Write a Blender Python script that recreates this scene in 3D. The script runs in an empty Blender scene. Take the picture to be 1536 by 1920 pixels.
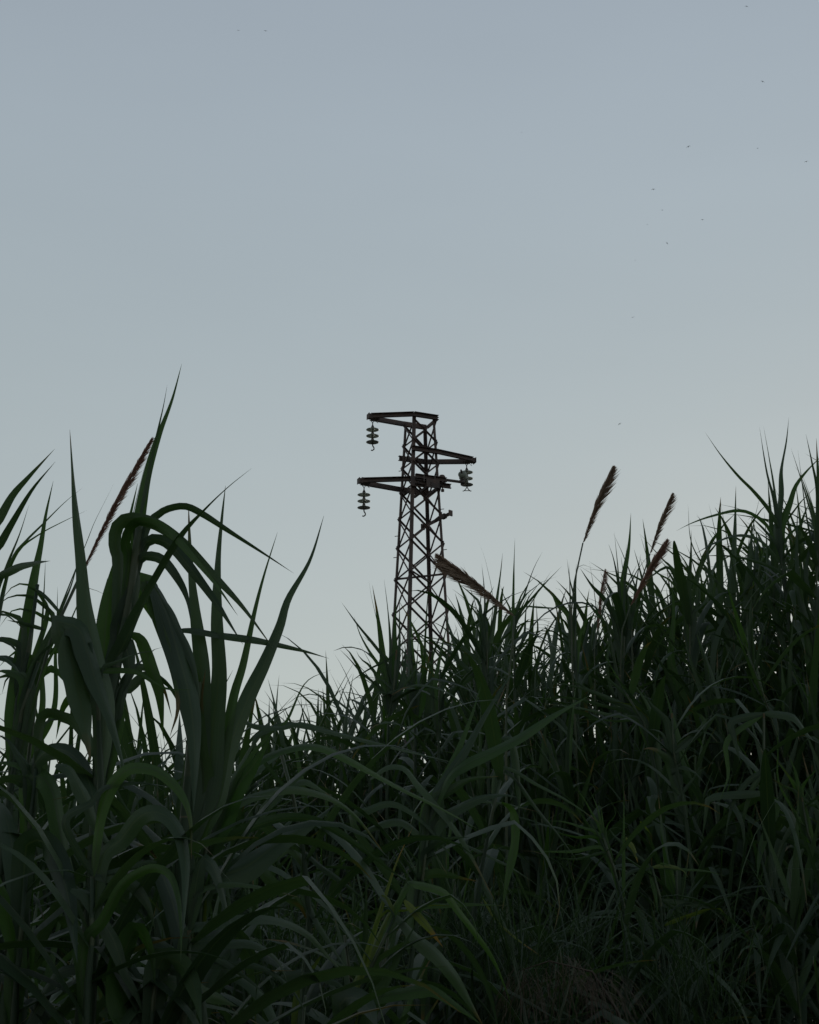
import bpy, bmesh, math, random
from mathutils import Vector, Matrix, Quaternion
C = bpy.context.scene
COL = C.collection
R = math.radians
PI = math.pi

# ---------------------------------------------------------------- camera
CAM = Vector((0, 0, 1.6)); PITCH = R(18.0); F = 2600.0; W, H = 1536.0, 1920.0
cd = bpy.data.cameras.new('camera'); cam = bpy.data.objects.new('camera', cd); COL.objects.link(cam)
cam.location = CAM; cam.rotation_euler = (PI/2 + PITCH, 0, 0)
cd.sensor_fit = 'VERTICAL'; cd.sensor_height = 24.0; cd.lens = F/H*24.0
cd.clip_start = 0.05; cd.clip_end = 6000
C.camera = cam

# ---------------------------------------------------------------- sky and sun
SUN_EL, SUN_AZ = R(6), R(22)         # low behind the reeds, a little right of the view
w = bpy.data.worlds.new('World'); C.world = w; w.use_nodes = True
nt = w.node_tree; nt.nodes.clear()
def N(t, **k):
    n = nt.nodes.new(t)
    for a, b in k.items(): setattr(n, a, b)
    return n
out = N('ShaderNodeOutputWorld'); bg = N('ShaderNodeBackground'); bg.inputs[1].default_value = 1.0
sky = N('ShaderNodeTexSky', sky_type='NISHITA'); sky.sun_disc = False
sky.sun_elevation = SUN_EL; sky.sun_rotation = SUN_AZ; sky.air_density = 1.2; sky.dust_density = 3.0; sky.ozone_density = 2.0
sk = N('ShaderNodeVectorMath', operation='SCALE'); sk.inputs['Scale'].default_value = 0.05
nt.links.new(sky.outputs[0], sk.inputs[0])
tc = N('ShaderNodeTexCoord'); sx = N('ShaderNodeSeparateXYZ'); nt.links.new(tc.outputs['Generated'], sx.inputs[0])
rp = N('ShaderNodeValToRGB'); rp.color_ramp.interpolation = 'B_SPLINE'
E = rp.color_ramp.elements
E[0].position = 0.0; E[0].color = (.560, .600, .545, 1)
E[1].position = 1.0; E[1].color = (.100, .125, .170, 1)
for p, c in ((.10, (.545, .600, .560)), (.22, (.500, .560, .562)), (.36, (.450, .520, .547)), (.50, (.412, .484, .535)), (.62, (.392, .458, .525)), (.78, (.31, .37, .44))):
    e = E.new(p); e.color = (*c, 1)
nt.links.new(sx.outputs[2], rp.inputs[0])
# the sky darkens away from the place where the sun went down
dt = N('ShaderNodeVectorMath', operation='DOT_PRODUCT'); dt.inputs[1].default_value = (math.sin(SUN_AZ), math.cos(SUN_AZ), 0)
nt.links.new(tc.outputs['Generated'], dt.inputs[0])
mr = N('ShaderNodeMapRange'); mr.inputs[1].default_value = -1; mr.inputs[2].default_value = .95; mr.inputs[3].default_value = .50; mr.inputs[4].default_value = 1.01
nt.links.new(dt.outputs['Value'], mr.inputs[0])
sc2 = N('ShaderNodeVectorMath', operation='SCALE'); nt.links.new(rp.outputs[0], sc2.inputs[0]); nt.links.new(mr.outputs[0], sc2.inputs['Scale'])
# very faint uneven high haze
hz = N('ShaderNodeTexNoise'); hz.inputs['Scale'].default_value = 2.2; hz.inputs['Detail'].default_value = 5; hmp = N('ShaderNodeMapping'); hmp.inputs['Scale'].default_value = (1, 1, 3.5)
nt.links.new(tc.outputs['Generated'], hmp.inputs[0]); nt.links.new(hmp.outputs[0], hz.inputs[0])
hr = N('ShaderNodeMapRange'); hr.inputs[1].default_value = .3; hr.inputs[2].default_value = .7; hr.inputs[3].default_value = .975; hr.inputs[4].default_value = 1.025; nt.links.new(hz.outputs[0], hr.inputs[0])
hs2 = N('ShaderNodeVectorMath', operation='SCALE'); nt.links.new(sc2.outputs[0], hs2.inputs[0]); nt.links.new(hr.outputs[0], hs2.inputs['Scale']); sc2 = hs2
mx = N('ShaderNodeMix', data_type='RGBA'); mx.inputs[0].default_value = 0.90
nt.links.new(sk.outputs[0], mx.inputs[6]); nt.links.new(sc2.outputs[0], mx.inputs[7])
nt.links.new(mx.outputs[2], bg.inputs[0]); nt.links.new(bg.outputs[0], out.inputs[0])

sl = bpy.data.lights.new('sun', 'SUN'); sl.energy = 0.35; sl.angle = R(14); sl.color = (1, .93, .82)
so = bpy.data.objects.new('sun', sl); COL.objects.link(so)
sd = Vector((math.sin(SUN_AZ)*math.cos(SUN_EL), math.cos(SUN_AZ)*math.cos(SUN_EL), math.sin(SUN_EL)))
so.rotation_euler = sd.to_track_quat('Z', 'Y').to_euler(); so.location = (10, 30, 20)

vs = C.view_settings; vs.view_transform = 'Standard'; vs.look = 'None'; vs.exposure = 0; vs.gamma = 1; vs.use_curve_mapping = False
C.cycles.max_bounces = 6; C.cycles.transparent_max_bounces = 8

# ---------------------------------------------------------------- helpers
CP, SP = math.cos(PITCH), math.sin(PITCH)
def ray(px, py):
    a, b = (px - W/2)/F, (H/2 - py)/F
    return Vector((a, CP - b*SP, SP + b*CP))
def at(px, py, Y):
    r = ray(px, py); return CAM + r*(Y/r.y)
def ppm(px, py, Y):                      # photograph pixels per metre at that point
    return F/(Y/ray(px, py).y)
def proj(p):
    d = p - CAM; z = d.y*CP + d.z*SP; return (W/2 + F*d.x/z, H/2 - F*(-d.y*SP + d.z*CP)/z)
def z_at(py, x, Y):
    b0 = (H/2 - py)/F
    return CAM.z + Y*(SP + b0*CP)/(CP - b0*SP)

def link(name, me, mat=None, parent=None):
    o = bpy.data.objects.new(name, me); COL.objects.link(o)
    if mat and not me.materials: me.materials.append(mat)
    if parent is not None: o.parent = parent
    return o
def thing(name, label, cat, loc, group=None, rz=0):
    o = bpy.data.objects.new(name, None); COL.objects.link(o); o.location = loc; o.rotation_euler = (0, 0, rz)
    o.empty_display_size = .1
    o['label'] = label; o['category'] = cat
    if group: o['group'] = group
    return o
class MB:
    def __init__(s): s.v = []; s.f = []; s.uv = []
    def mesh(s, name, smooth=True):
        me = bpy.data.meshes.new(name); me.from_pydata([tuple(p) for p in s.v], [], s.f)
        if s.uv:
            ul = me.uv_layers.new(name='UVMap')
            for L in me.loops: ul.data[L.index].uv = s.uv[L.vertex_index]
        if smooth: me.polygons.foreach_set('use_smooth', [True]*len(me.polygons))
        me.update(); return me
    def box(s, c, ax, ay, az):
        n = len(s.v)
        for i in (-1, 1):
            for j in (-1, 1):
                for k in (-1, 1): s.v.append(c + ax*i + ay*j + az*k)
        for q in ((0,1,3,2),(4,6,7,5),(0,4,5,1),(2,3,7,6),(0,2,6,4),(1,5,7,3)): s.f.append([n+a for a in q])
        if s.uv or True: s.uv += [(0, 0)]*8
    def tube(s, pts, rad, sides=6, cap=True):
        n = len(s.v); L = len(pts); up = None
        for i, p in enumerate(pts):
            t = (pts[min(i+1, L-1)] - pts[max(i-1, 0)]).normalized()
            a = t.orthogonal().normalized() if up is None else (up - t*up.dot(t)).normalized()
            up = a; b = t.cross(a); r = rad[i] if isinstance(rad, (list, tuple)) else rad
            for k in range(sides):
                q = 2*PI*k/sides; s.v.append(p + a*(r*math.cos(q)) + b*(r*math.sin(q))); s.uv.append((k/sides, i/max(1, L-1)))
        for i in range(L-1):
            for k in range(sides):
                k2 = (k+1) % sides
                s.f.append([n+i*sides+k, n+i*sides+k2, n+(i+1)*sides+k2, n+(i+1)*sides+k])
        if cap:
            s.f.append([n+k for k in range(sides)][::-1]); s.f.append([n+(L-1)*sides+k for k in range(sides)])
    def lathe(s, c, prof, axis=Vector((0,0,1)), sides=20):
        a = axis.orthogonal().normalized(); b = axis.cross(a); n = len(s.v)
        for (r, z) in prof:
            for k in range(sides):
                q = 2*PI*k/sides; s.v.append(c + axis*z + a*(r*math.cos(q)) + b*(r*math.sin(q))); s.uv.append((0, 0))
        for i in range(len(prof)-1):
            for k in range(sides):
                k2 = (k+1) % sides; s.f.append([n+i*sides+k, n+i*sides+k2, n+(i+1)*sides+k2, n+(i+1)*sides+k])

def crom(pts, n):
    P = [pts[0]*2 - pts[1]] + list(pts) + [pts[-1]*2 - pts[-2]]
    seg = len(pts) - 1; res = []
    ds = [0]
    for i in range(seg): ds.append(ds[-1] + (pts[i+1]-pts[i]).length)
    T = ds[-1] or 1
    for k in range(n+1):
        d = T*k/n; i = 0
        while i < seg-1 and ds[i+1] < d: i += 1
        u = (d - ds[i])/max(1e-9, ds[i+1]-ds[i])
        a, b, c, e = P[i], P[i+1], P[i+2], P[i+3]
        res.append(0.5*((2*b) + (c-a)*u + (2*a-5*b+4*c-e)*u*u + (3*b-a-3*c+e)*u**3))
    return res
PROF = [(0,.30),(.05,.62),(.14,.88),(.3,1),(.5,.88),(.68,.6),(.82,.32),(.92,.14),(1,.012)]
PROF_SPEAR = [(0,.28),(.07,.66),(.18,1),(.35,.86),(.55,.58),(.72,.34),(.86,.16),(.95,.07),(1,.01)]
def prof(P, t):
    for (a, x), (b, y) in zip(P, P[1:]):
        if t <= b: return x + (y-x)*(t-a)/(b-a)
    return P[-1][1]
def ribbon(mb, pts, sides, width, P=PROF, fold=.22, across=2, rnd=None, wave=0.0):
    """grass blade: pts centre line, sides = unit width direction per point, V-folded along the midrib"""
    n = len(pts); base = len(mb.v); ph = rnd.random()*6 if rnd else 0
    for i, p in enumerate(pts):
        t = i/(n-1)
        tg = (pts[min(i+1, n-1)] - pts[max(i-1, 0)]).normalized()
        s = sides[i]; nr = s.cross(tg).normalized(); hw = width*.5*prof(P, t)
        for k in range(across+1):
            u = k/across*2 - 1
            off = nr*(abs(u)*hw*2*fold)
            if wave: off += nr*(wave*hw*math.sin(ph + t*19 + (2 if u > 0 else 0))*abs(u))
            mb.v.append(p + s*(u*hw) + off); mb.uv.append((k/across, t))
    m = across+1
    for i in range(n-1):
        for k in range(across):
            a = base + i*m + k; mb.f.append([a, a+1, a+1+m, a+m])

# ---------------------------------------------------------------- materials
def mat(name):
    m = bpy.data.materials.new(name); m.use_nodes = True; m.node_tree.nodes.clear(); return m
def nodes(m):
    t = m.node_tree
    def n(ty, **k):
        x = t.nodes.new(ty)
        for a, b in k.items(): setattr(x, a, b)
        return x
    return t, n, t.links.new
def leaf_mat(name, dark, light, dry=(.16, .11, .045), dry_amt=.0, transl=.3, rib=(.065, .100, .045), rough=.5):
    m = mat(name); t, n, L = nodes(m)
    o = n('ShaderNodeOutputMaterial'); b = n('ShaderNodeBsdfPrincipled'); tr = n('ShaderNodeBsdfTranslucent'); mix = n('ShaderNodeMixShader')
    uv = n('ShaderNodeUVMap'); sep = n('ShaderNodeSeparateXYZ'); L(uv.outputs[0], sep.inputs[0])
    oi = n('ShaderNodeObjectInfo'); ge = n('ShaderNodeNewGeometry')
    add = n('ShaderNodeMath', operation='ADD'); L(oi.outputs['Random'], add.inputs[0]); L(ge.outputs['Random Per Island'], add.inputs[1])
    fr = n('ShaderNodeMath', operation='FRACT'); L(add.outputs[0], fr.inputs[0])
    # lengthwise veins
    mp = n('ShaderNodeMapping'); mp.inputs['Scale'].default_value = (34, 1.2, 1); L(uv.outputs[0], mp.inputs[0])
    nz = n('ShaderNodeTexNoise'); nz.inputs['Scale'].default_value = 1.0; nz.inputs['Detail'].default_value = 3; L(mp.outputs[0], nz.inputs[0])
    # blotches
    gc = n('ShaderNodeTexCoord'); n2 = n('ShaderNodeTexNoise'); n2.inputs['Scale'].default_value = 9; n2.inputs['Detail'].default_value = 4; L(gc.outputs['Object'], n2.inputs[0])
    m1 = n('ShaderNodeMix', data_type='RGBA'); m1.inputs[6].default_value = (*dark, 1); m1.inputs[7].default_value = (*light, 1)
    f1 = n('ShaderNodeMath', operation='MULTIPLY_ADD'); L(nz.outputs[0], f1.inputs[0]); f1.inputs[1].default_value = .55
    f2 = n('ShaderNodeMath', operation='MULTIPLY_ADD'); L(fr.outputs[0], f2.inputs[0]); f2.inputs[1].default_value = .8; f2.inputs[2].default_value = -.28
    L(f2.outputs[0], f1.inputs[2]); f1.use_clamp = True
    L(f1.outputs[0], m1.inputs[0])
    # midrib
    sb = n('ShaderNodeMath', operation='SUBTRACT'); L(sep.outputs[0], sb.inputs[0]); sb.inputs[1].default_value = .5
    ab = n('ShaderNodeMath', operation='ABSOLUTE'); L(sb.outputs[0], ab.inputs[0])
    mrr = n('ShaderNodeMapRange', interpolation_type='SMOOTHSTEP'); L(ab.outputs[0], mrr.inputs[0]); mrr.inputs[1].default_value = .02; mrr.inputs[2].default_value = .06; mrr.inputs[3].default_value = .75; mrr.inputs[4].default_value = 0
    m2 = n('ShaderNodeMix', data_type='RGBA'); L(mrr.outputs[0], m2.inputs[0]); L(m1.outputs[2], m2.inputs[6]); m2.inputs[7].default_value = (*rib, 1)
    # dry tips and patches
    dd = n('ShaderNodeMath', operation='MULTIPLY_ADD'); L(fr.outputs[0], dd.inputs[0]); dd.inputs[1].default_value = .5; L(sep.outputs[1], dd.inputs[2])
    d2 = n('ShaderNodeMath', operation='MULTIPLY_ADD'); L(n2.outputs[0], d2.inputs[0]); d2.inputs[1].default_value = .7; L(dd.outputs[0], d2.inputs[2])
    d3 = n('ShaderNodeMapRange', interpolation_type='SMOOTHSTEP'); L(d2.outputs[0], d3.inputs[0]); d3.inputs[1].default_value = 1.62 - dry_amt; d3.inputs[2].default_value = 1.8 - dry_amt
    m3 = n('ShaderNodeMix', data_type='RGBA'); L(d3.outputs[0], m3.inputs[0]); L(m2.outputs[2], m3.inputs[6]); m3.inputs[7].default_value = (*dry, 1)
    L(m3.outputs[2], b.inputs['Base Color'])
    b.inputs['Roughness'].default_value = rough; b.inputs['Specular IOR Level'].default_value = .5
    g = n('ShaderNodeMix', data_type='RGBA', blend_type='MULTIPLY'); g.inputs[0].default_value = 1; L(m3.outputs[2], g.inputs[6]); g.inputs[7].default_value = (1.2, 1.35, .55, 1)
    L(g.outputs[2], tr.inputs[0])
    bp = n('ShaderNodeBump'); bp.inputs['Strength'].default_value = .35; bp.inputs['Distance'].default_value = .002; L(nz.outputs[0], bp.inputs['Height']); L(bp.outputs[0], b.inputs['Normal'])
    mix.inputs[0].default_value = transl; L(b.outputs[0], mix.inputs[1]); L(tr.outputs[0], mix.inputs[2]); L(mix.outputs[0], o.inputs[0])
    return m
def plain_mat(name, col, col2=None, rough=.6, metal=0, scale=8, bump=.2, dist=.005, trans=0, transl=0):
    m = mat(name); t, n, L = nodes(m)
    o = n('ShaderNodeOutputMaterial'); b = n('ShaderNodeBsdfPrincipled'); tc = n('ShaderNodeTexCoord')
    nz = n('ShaderNodeTexNoise'); nz.inputs['Scale'].default_value = scale; nz.inputs['Detail'].default_value = 6; L(tc.outputs['Object'], nz.inputs[0])
    r = n('ShaderNodeMapRange'); L(nz.outputs[0], r.inputs[0]); r.inputs[1].default_value = .35; r.inputs[2].default_value = .65
    m1 = n('ShaderNodeMix', data_type='RGBA'); L(r.outputs[0], m1.inputs[0]); m1.inputs[6].default_value = (*col, 1); m1.inputs[7].default_value = (*(col2 or col), 1)
    L(m1.outputs[2], b.inputs['Base Color']); b.inputs['Roughness'].default_value = rough; b.inputs['Metallic'].default_value = metal
    b.inputs['Transmission Weight'].default_value = trans
    bp = n('ShaderNodeBump'); bp.inputs['Strength'].default_value = bump; bp.inputs['Distance'].default_value = dist; L(nz.outputs[0], bp.inputs['Height']); L(bp.outputs[0], b.inputs['Normal'])
    if transl:
        tr = n('ShaderNodeBsdfTranslucent'); L(m1.outputs[2], tr.inputs[0]); mix = n('ShaderNodeMixShader'); mix.inputs[0].default_value = transl
        L(b.outputs[0], mix.inputs[1]); L(tr.outputs[0], mix.inputs[2]); L(mix.outputs[0], o.inputs[0])
    else: L(b.outputs[0], o.inputs[0])
    return m
M_LEAF  = leaf_mat('reed_leaf', (.032, .064, .032), (.070, .120, .058), dry_amt=.0, transl=.36)
M_LEAF2 = leaf_mat('reed_leaf_fresh', (.040, .095, .022), (.070, .140, .034), dry_amt=.0, transl=.45)
M_LEAFB = leaf_mat('reed_leaf_bed', (.028, .056, .028), (.066, .115, .054), dry_amt=.05, transl=.36)
M_DRY   = leaf_mat('reed_leaf_dry', (.12, .10, .055), (.22, .175, .095), dry_amt=.3, rib=(.14, .11, .06), rough=.6)
M_YEL   = leaf_mat('reed_leaf_yellow', (.10, .15, .022), (.17, .21, .035), dry=(.30, .17, .04), dry_amt=.22, transl=.4)
M_STEM  = plain_mat('reed_stem', (.030, .058, .020), (.060, .075, .030), rough=.5, scale=14)
M_NODE  = plain_mat('reed_node', (.085, .090, .035), (.11, .10, .05), rough=.5, scale=30)
M_PLUME = plain_mat('plume_bristle', (.40, .30, .22), (.50, .38, .28), rough=.7, scale=30, transl=.5)
M_PLUMR = plain_mat('plume_bristle_red', (.40, .24, .18), (.50, .32, .24), rough=.7, scale=30, transl=.5)
M_BROWN = plain_mat('dry_grass', (.050, .038, .024), (.085, .062, .038), rough=.7, scale=20, transl=.15)
M_STEEL = plain_mat('weathered_steel', (.095, .075, .070), (.150, .100, .082), rough=.7, metal=.15, scale=6, bump=.3)
M_GALV  = plain_mat('steel_fitting', (.10, .095, .09), (.16, .13, .11), rough=.5, metal=.5, scale=20)
M_GLASS = plain_mat('insulator_glass', (.58, .64, .52), (.66, .70, .58), rough=.3, scale=12, bump=.05, trans=.4)
M_GLASD = plain_mat('insulator_glass_dark', (.20, .23, .18), (.26, .28, .22), rough=.35, scale=12, bump=.05)
M_SOIL  = plain_mat('soil', (.020, .020, .014), (.045, .042, .026), rough=.95, scale=1.5, bump=1, dist=.05)
M_BIRD  = plain_mat('bird_feather', (.10, .10, .10), (.14, .13, .12), rough=.7)

# ---------------------------------------------------------------- ground
def ground_z(x, y):
    k = max(0, min(1, (x - .2)/2.5)); d = max(0, 1 - abs(y - 8.5)/4.5)
    k2 = k*k*(3-2*k); d = d*d*(3-2*d)
    return .75*k2*d + .04*math.sin(x*1.7 + y)*math.sin(y*1.3)*max(0, 1 - max(abs(x), abs(y-8))/40)
gb = MB()
def axis(lo, hi, near_lo, near_hi, step, far):
    a = [near_lo + i*step for i in range(int((near_hi-near_lo)/step)+1)]
    return [-v for v in far[::-1]] + a + far
xs = [-3000, -1200, -500, -200, -80, -40, -20] + [-12 + .6*i for i in range(41)] + [20, 40, 80, 200, 500, 1200, 3000]
ys = [-3000, -1000, -300, -100, -40, -15] + [-6 + .6*i for i in range(45)] + [30, 45, 80, 150, 300, 700, 1500, 3500]
for y in ys:
    for x in xs:
        gb.v.append(Vector((x, y, ground_z(x, y)))); gb.uv.append((0, 0))
nx = len(xs)
for j in range(len(ys)-1):
    for i in range(nx-1): a = j*nx+i; gb.f.append([a, a+1, a+1+nx, a+nx])
g = link('ground', gb.mesh('ground'), M_SOIL); g['kind'] = 'structure'

# ---------------------------------------------------------------- pylon
YT = 28.0; TH = R(22.5)
U = Vector((math.cos(TH), math.sin(TH), 0)); V = Vector((-math.sin(TH), math.cos(TH), 0)); Z = Vector((0, 0, 1))
TX = at(787, 787, YT).x
TOP = z_at(779, 0, YT - .33)
def hs(z): return .25 + (TOP - z)*.043
def T(a, b, z): return Vector((TX, YT, z)) + U*a + V*b
pyl = thing('lattice_pylon', 'rust brown steel lattice pylon with three arms rising behind the reeds', 'pylon', (TX, YT, 0))
inv = Vector((TX, YT, 0))
def tpart(name, mb, m=M_STEEL, parent=None, smooth=False):
    mb.v = [p - inv for p in mb.v]; return link(name, mb.mesh(name, smooth), m, parent or pyl)
def angle_bar(mb, p, q, s, th, ref):
    d = (q-p); L = d.length; d.normalize(); a = (ref - d*ref.dot(d)).normalized(); b = d.cross(a); c = (p+q)/2
    mb.box(c + b*(s/2), d*(L/2), b*(s/2), a*(th/2)); mb.box(c + a*(s/2+th/2), d*(L/2), b*(th/2), a*(s/2))
def channel(mb, p, q, h, wd, side, th=.008):
    d = (q-p); L = d.length; d.normalize(); s = (side - d*side.dot(d)).normalized(); u = s.cross(d).normalized(); c = (p+q)/2
    mb.box(c, d*(L/2), s*(th/2), u*(h/2))
    for e in (-1, 1): mb.box(c + s*(wd/2+th/2) + u*(e*(h/2-th/2)), d*(L/2), s*(wd/2), u*(th/2))
CORN = [(-1, -1), (1, -1), (1, 1), (-1, 1)]
for a, b in CORN:
    mb = MB(); z0, z1 = 0.0, TOP
    angle_bar(mb, T(a*hs(0), b*hs(0), -.2), T(a*hs(z1), b*hs(z1), z1), .056, .010, -U*a if (a*b > 0) else -V*b)
    tpart('leg', mb)
# lattice bracing: every face, crossed bars
zs = [TOP - .06]; 
while zs[-1] > .6: zs.append(zs[-1] - 2*hs(zs[-1])*.93)
rr = random.Random(5)
for i in range(len(zs)-1):
    za, zb = zs[i], zs[i+1]
    for k in range(4):
        c0, c1 = CORN[k], CORN[(k+1) % 4]; n = Vector(((c0[0]+c1[0])/2, (c0[1]+c1[1])/2, 0)); nn = U*n.x + V*n.y
        ha, hb = hs(za), hs(zb); o_ = .02
        mb = MB(); angle_bar(mb, T(c0[0]*ha, c0[1]*ha, za) + nn*.006, T(c1[0]*hb, c1[1]*hb, zb) + nn*.006, .031, .006, nn); tpart('brace', mb)
        mb = MB(); angle_bar(mb, T(c1[0]*ha, c1[1]*ha, za) - nn*.012, T(c0[0]*hb, c0[1]*hb, zb) - nn*.012, .031, .006, -nn); tpart('brace', mb)
# gusset plates with bolts on the corner nodes, step bolts
for i in range(1, len(zs)-1):
    for a, b in CORN:
        mb = MB(); h_ = hs(zs[i]); c = T(a*h_, b*h_, zs[i]); mb.box(c - (U*a+V*b)*.012, Z*.042, U*.026, V*.026)
        if i < 12: tpart('gusset_plate', mb)
zd = z_at(1083, 0, YT)
for p, q in (((-1, 1), (1, -1)), ((-1, -1), (1, 1))):
    mb = MB(); h_ = hs(zd); angle_bar(mb, T(p[0]*h_, p[1]*h_, zd + (.01 if p[1] < 0 else 0)), T(q[0]*h_, q[1]*h_, zd + (.01 if p[1] < 0 else 0)), .04, .006, Z); tpart('diaphragm_bar', mb)
def arm(z, sgn, Lr, over, dz=0, name='crossarm'):
    """two channels along both faces meeting at the tip; sgn -1 = to the left"""
    e = bpy.data.objects.new(name, None); COL.objects.link(e); e.parent = pyl
    h_ = hs(z) + .035
    for b in (-1, 1):
        mb = MB(); p0 = T(-sgn*(h_+over[0 if b < 0 else 1]), b*h_, z); p1 = T(sgn*(h_*.9), b*h_, z); channel(mb, p0, p1, .104, .058, V*b)
        tpart('channel_beam', mb, parent=pyl)
        mb = MB(); p2 = T(sgn*(Lr-.05), b*.055, z+dz); channel(mb, p1, p2, .100, .056, V*b); tpart('channel_beam', mb)
    bpy.data.objects.remove(e)
    z += dz
    mb = MB(); mb.box(T(sgn*(Lr-.09), 0, z), U*.12, V*.055, Z*.05); mb.box(T(sgn*(Lr+.035), 0, z), U*.006, V*.075, Z*.06); tpart('arm_tip_plate', mb)
    mb = MB()
    for dx in (.0, -.12): 
        mb.box(T(sgn*(Lr-.05+dx), 0, z+.065), U*.018, V*.03, Z*.018)
    tpart('bolt_head', mb)
Z1 = z_at(779, 0, YT-.3); Z2 = z_at(842.5, 0, YT-.35); Z3 = z_at(901, 0, YT-.35)
arm(Z1, -1, 1.16, (.02, 0), -.08); arm(Z2, 1, 1.27, (.0, .03), .05); arm(Z3, -1, 1.36, (.05, .04), -.07)
mb = MB(); h_ = hs(Z1); channel(mb, T(h_+.04, -h_-.04, Z1), T(h_+.04, h_+.04, Z1), .06, .04, U); tpart('end_beam', mb)
# switch mounting frame at the third level
h_ = hs(Z3)
for b, zz, e in ((-1, Z3-.08, .22), (1, Z3+.03, .10), (-1, Z3+.05, .12)):
    mb = MB(); channel(mb, T(-h_*.9, b*(h_+.10), zz), T(h_+e, b*(h_+.10), zz), .095, .05, V*b); tpart('frame_beam', mb)
for a in (-.75, .1, .85):
    mb = MB(); channel(mb, T(a*h_, -h_-.2, Z3-.105), T(a*h_, h_+.12, Z3-.105), .06, .04, U); tpart('frame_beam', mb)
mb = MB(); mb.box(T(-h_*.7, -h_-.09, Z3-.06), U*.16, V*.012, Z*.11); tpart('mounting_plate', mb)
mb = MB(); mb.box(T(h_*.3, -h_-.17, Z3-.09), U*.15, V*.02, Z*.09); tpart('mounting_plate', mb)
for a in (-.35, .45):
    mb = MB(); mb.box(T(a*h_, -h_-.175, Z3-.0), U*.009, V*.004, Z*.07); tpart('bolt_strap', mb, M_GALV)
pA, pB = at(822, 898, YT-.25), at(866, 904, YT+.05)
mb = MB(); mb.tube([pA - (pB-pA)*.3, pA, pB], .032, 8); tpart('side_pole', mb, smooth=True)
mb = MB(); mb.lathe(at(829, 895, YT-.2), [(0, .05), (.05, .045), (.08, .0), (.05, -.05), (0, -.05)], Z, 10); tpart('pole_clamp', mb, smooth=True)
mb = MB()
c0 = at(830, 905, YT-.3)
mb.tube([c0 + Z*.06, c0 - Z*.18], .014, 6)
for k in range(3): mb.lathe(c0 - Z*(.0+.0*k), [(0, .012), (.07, -.01), (.072, -.022), (0, -.015)], Z, 10)
mb.lathe(c0 - Z*.17, [(0, .03), (.035, .02), (.035, -.03), (0, -.04)], Z, 8); tpart('pin_fitting', mb, smooth=True)
# stay bracket lower down
pA, pB = at(793, 988, YT+.1), at(845, 962, YT-.5)
mb = MB(); channel(mb, pA, pB, .065, .05, V); d = (pB-pA).normalized()
for p in (pA, pB): mb.box(p, d*.012, Z.cross(d).normalized()*.05, Z*.06)
mb.box(pB - d*.2, d*.05, Z.cross(d).normalized()*.045, Z*.045); tpart('stay_bracket', mb)
mb = MB(); mb.tube([pA + d*.05, T(hs(Z3-1)*.5, hs(Z3-1)*.3, pA.z+.02)], .012, 6); tpart('stay_rod', mb)
for a, b, py in ((-1, 1, 878), (1, -1, 874), (-1, 1, 1040), (1, -1, 1036), (-1, -1, 1060), (1, 1, 1054), (-1, 1, 1000), (1, -1, 960)):
    z = z_at(py, 0, YT); h_ = hs(z); mb = MB(); c = T(a*h_, b*h_, z); dd = (U*a + V*b).normalized()
    mb.tube([c, c + dd*.07], .008, 6); tpart('step_bolt', mb)

# insulator strings (hang from the arms, so things of their own)
def insulator(px, top, label, foot, g='glass insulator strings'):
    t = thing('insulator_string', label, 'insulator', top, g)
    def P(name, mb, m, parent=t): return link(name, mb.mesh(name), m, parent)
    mb = MB()
    for s in (-1, 1): mb.tube([Vector((s*.035, 0, .05)), Vector((s*.037, 0, .0)), Vector((0, 0, -.045))], .008, 6)
    mb.tube([Vector((.10, 0, .05)), Vector((.11, 0, -.0)), Vector((.085, 0, -.03)), Vector((.115, 0, -.05))], .007, 6)
    mb.tube([Vector((0, 0, -.03)), Vector((0, 0, -.10))], .012, 6); P('shackle', mb, M_GALV)
    for k in range(3):
        z = -.18 - k*.142
        mb = MB(); mb.lathe(Vector((0, 0, z)), [(.0, .012), (.035, .012), (.085, -.006), (.134, -.022), (.138, -.026), (.130, -.028), (.110, -.022), (.09, -.032), (.078, -.020), (.062, -.034), (.045, -.022), (.02, -.024), (0, -.024)], Z, 24)
        d = P('disc', mb, M_GLASS)
        mb = MB(); mb.lathe(Vector((0, 0, z)), [(0, .078), (.018, .076), (.03, .05), (.042, .0), (.040, -.006), (0, -.006)], Z, 14); mb.tube([Vector((0, 0, z-.028)), Vector((0, 0, z-.065))], .011, 6)
        P('cap', mb, M_GALV, d)
    mb = MB(); z = -.55
    if foot == 'hook':
        mb.tube([Vector((0, 0, z+.04)), Vector((.005, 0, z-.02)), Vector((.03, 0, z-.06)), Vector((.034, 0, z-.10)), Vector((.0, 0, z-.125)), Vector((-.03, 0, z-.12))], .014, 6)
    else:
        mb.tube([Vector((0, 0, z+.05)), Vector((0, 0, z-.0))], .012, 6)
        for s in (-1, 1): mb.tube([Vector((0, 0, z+.01)), Vector((s*.035, 0, z-.05)), Vector((s*.075, 0, z-.085)), Vector((s*.095, 0, z-.08))], .010, 6)
        mb.tube([Vector((-.06, 0, z-.075)), Vector((.06, 0, z-.075))], .008, 6)
    P('clamp', mb, M_GALV); return t
def drop(z, a): p = T(a, 0, z); return Vector((p.x, p.y, z - .09))
insulator(696, drop(Z1-.08, -1.09), 'glass insulator string under the tip of the topmost left arm', 'hook')
insulator(877, drop(Z2+.05, 1.11), 'glass insulator string with forked clamp under the right arm', 'fork')
insulator(679, drop(Z3-.07, -1.27), 'glass insulator string under the tip of the lower left arm', 'hook')
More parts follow.
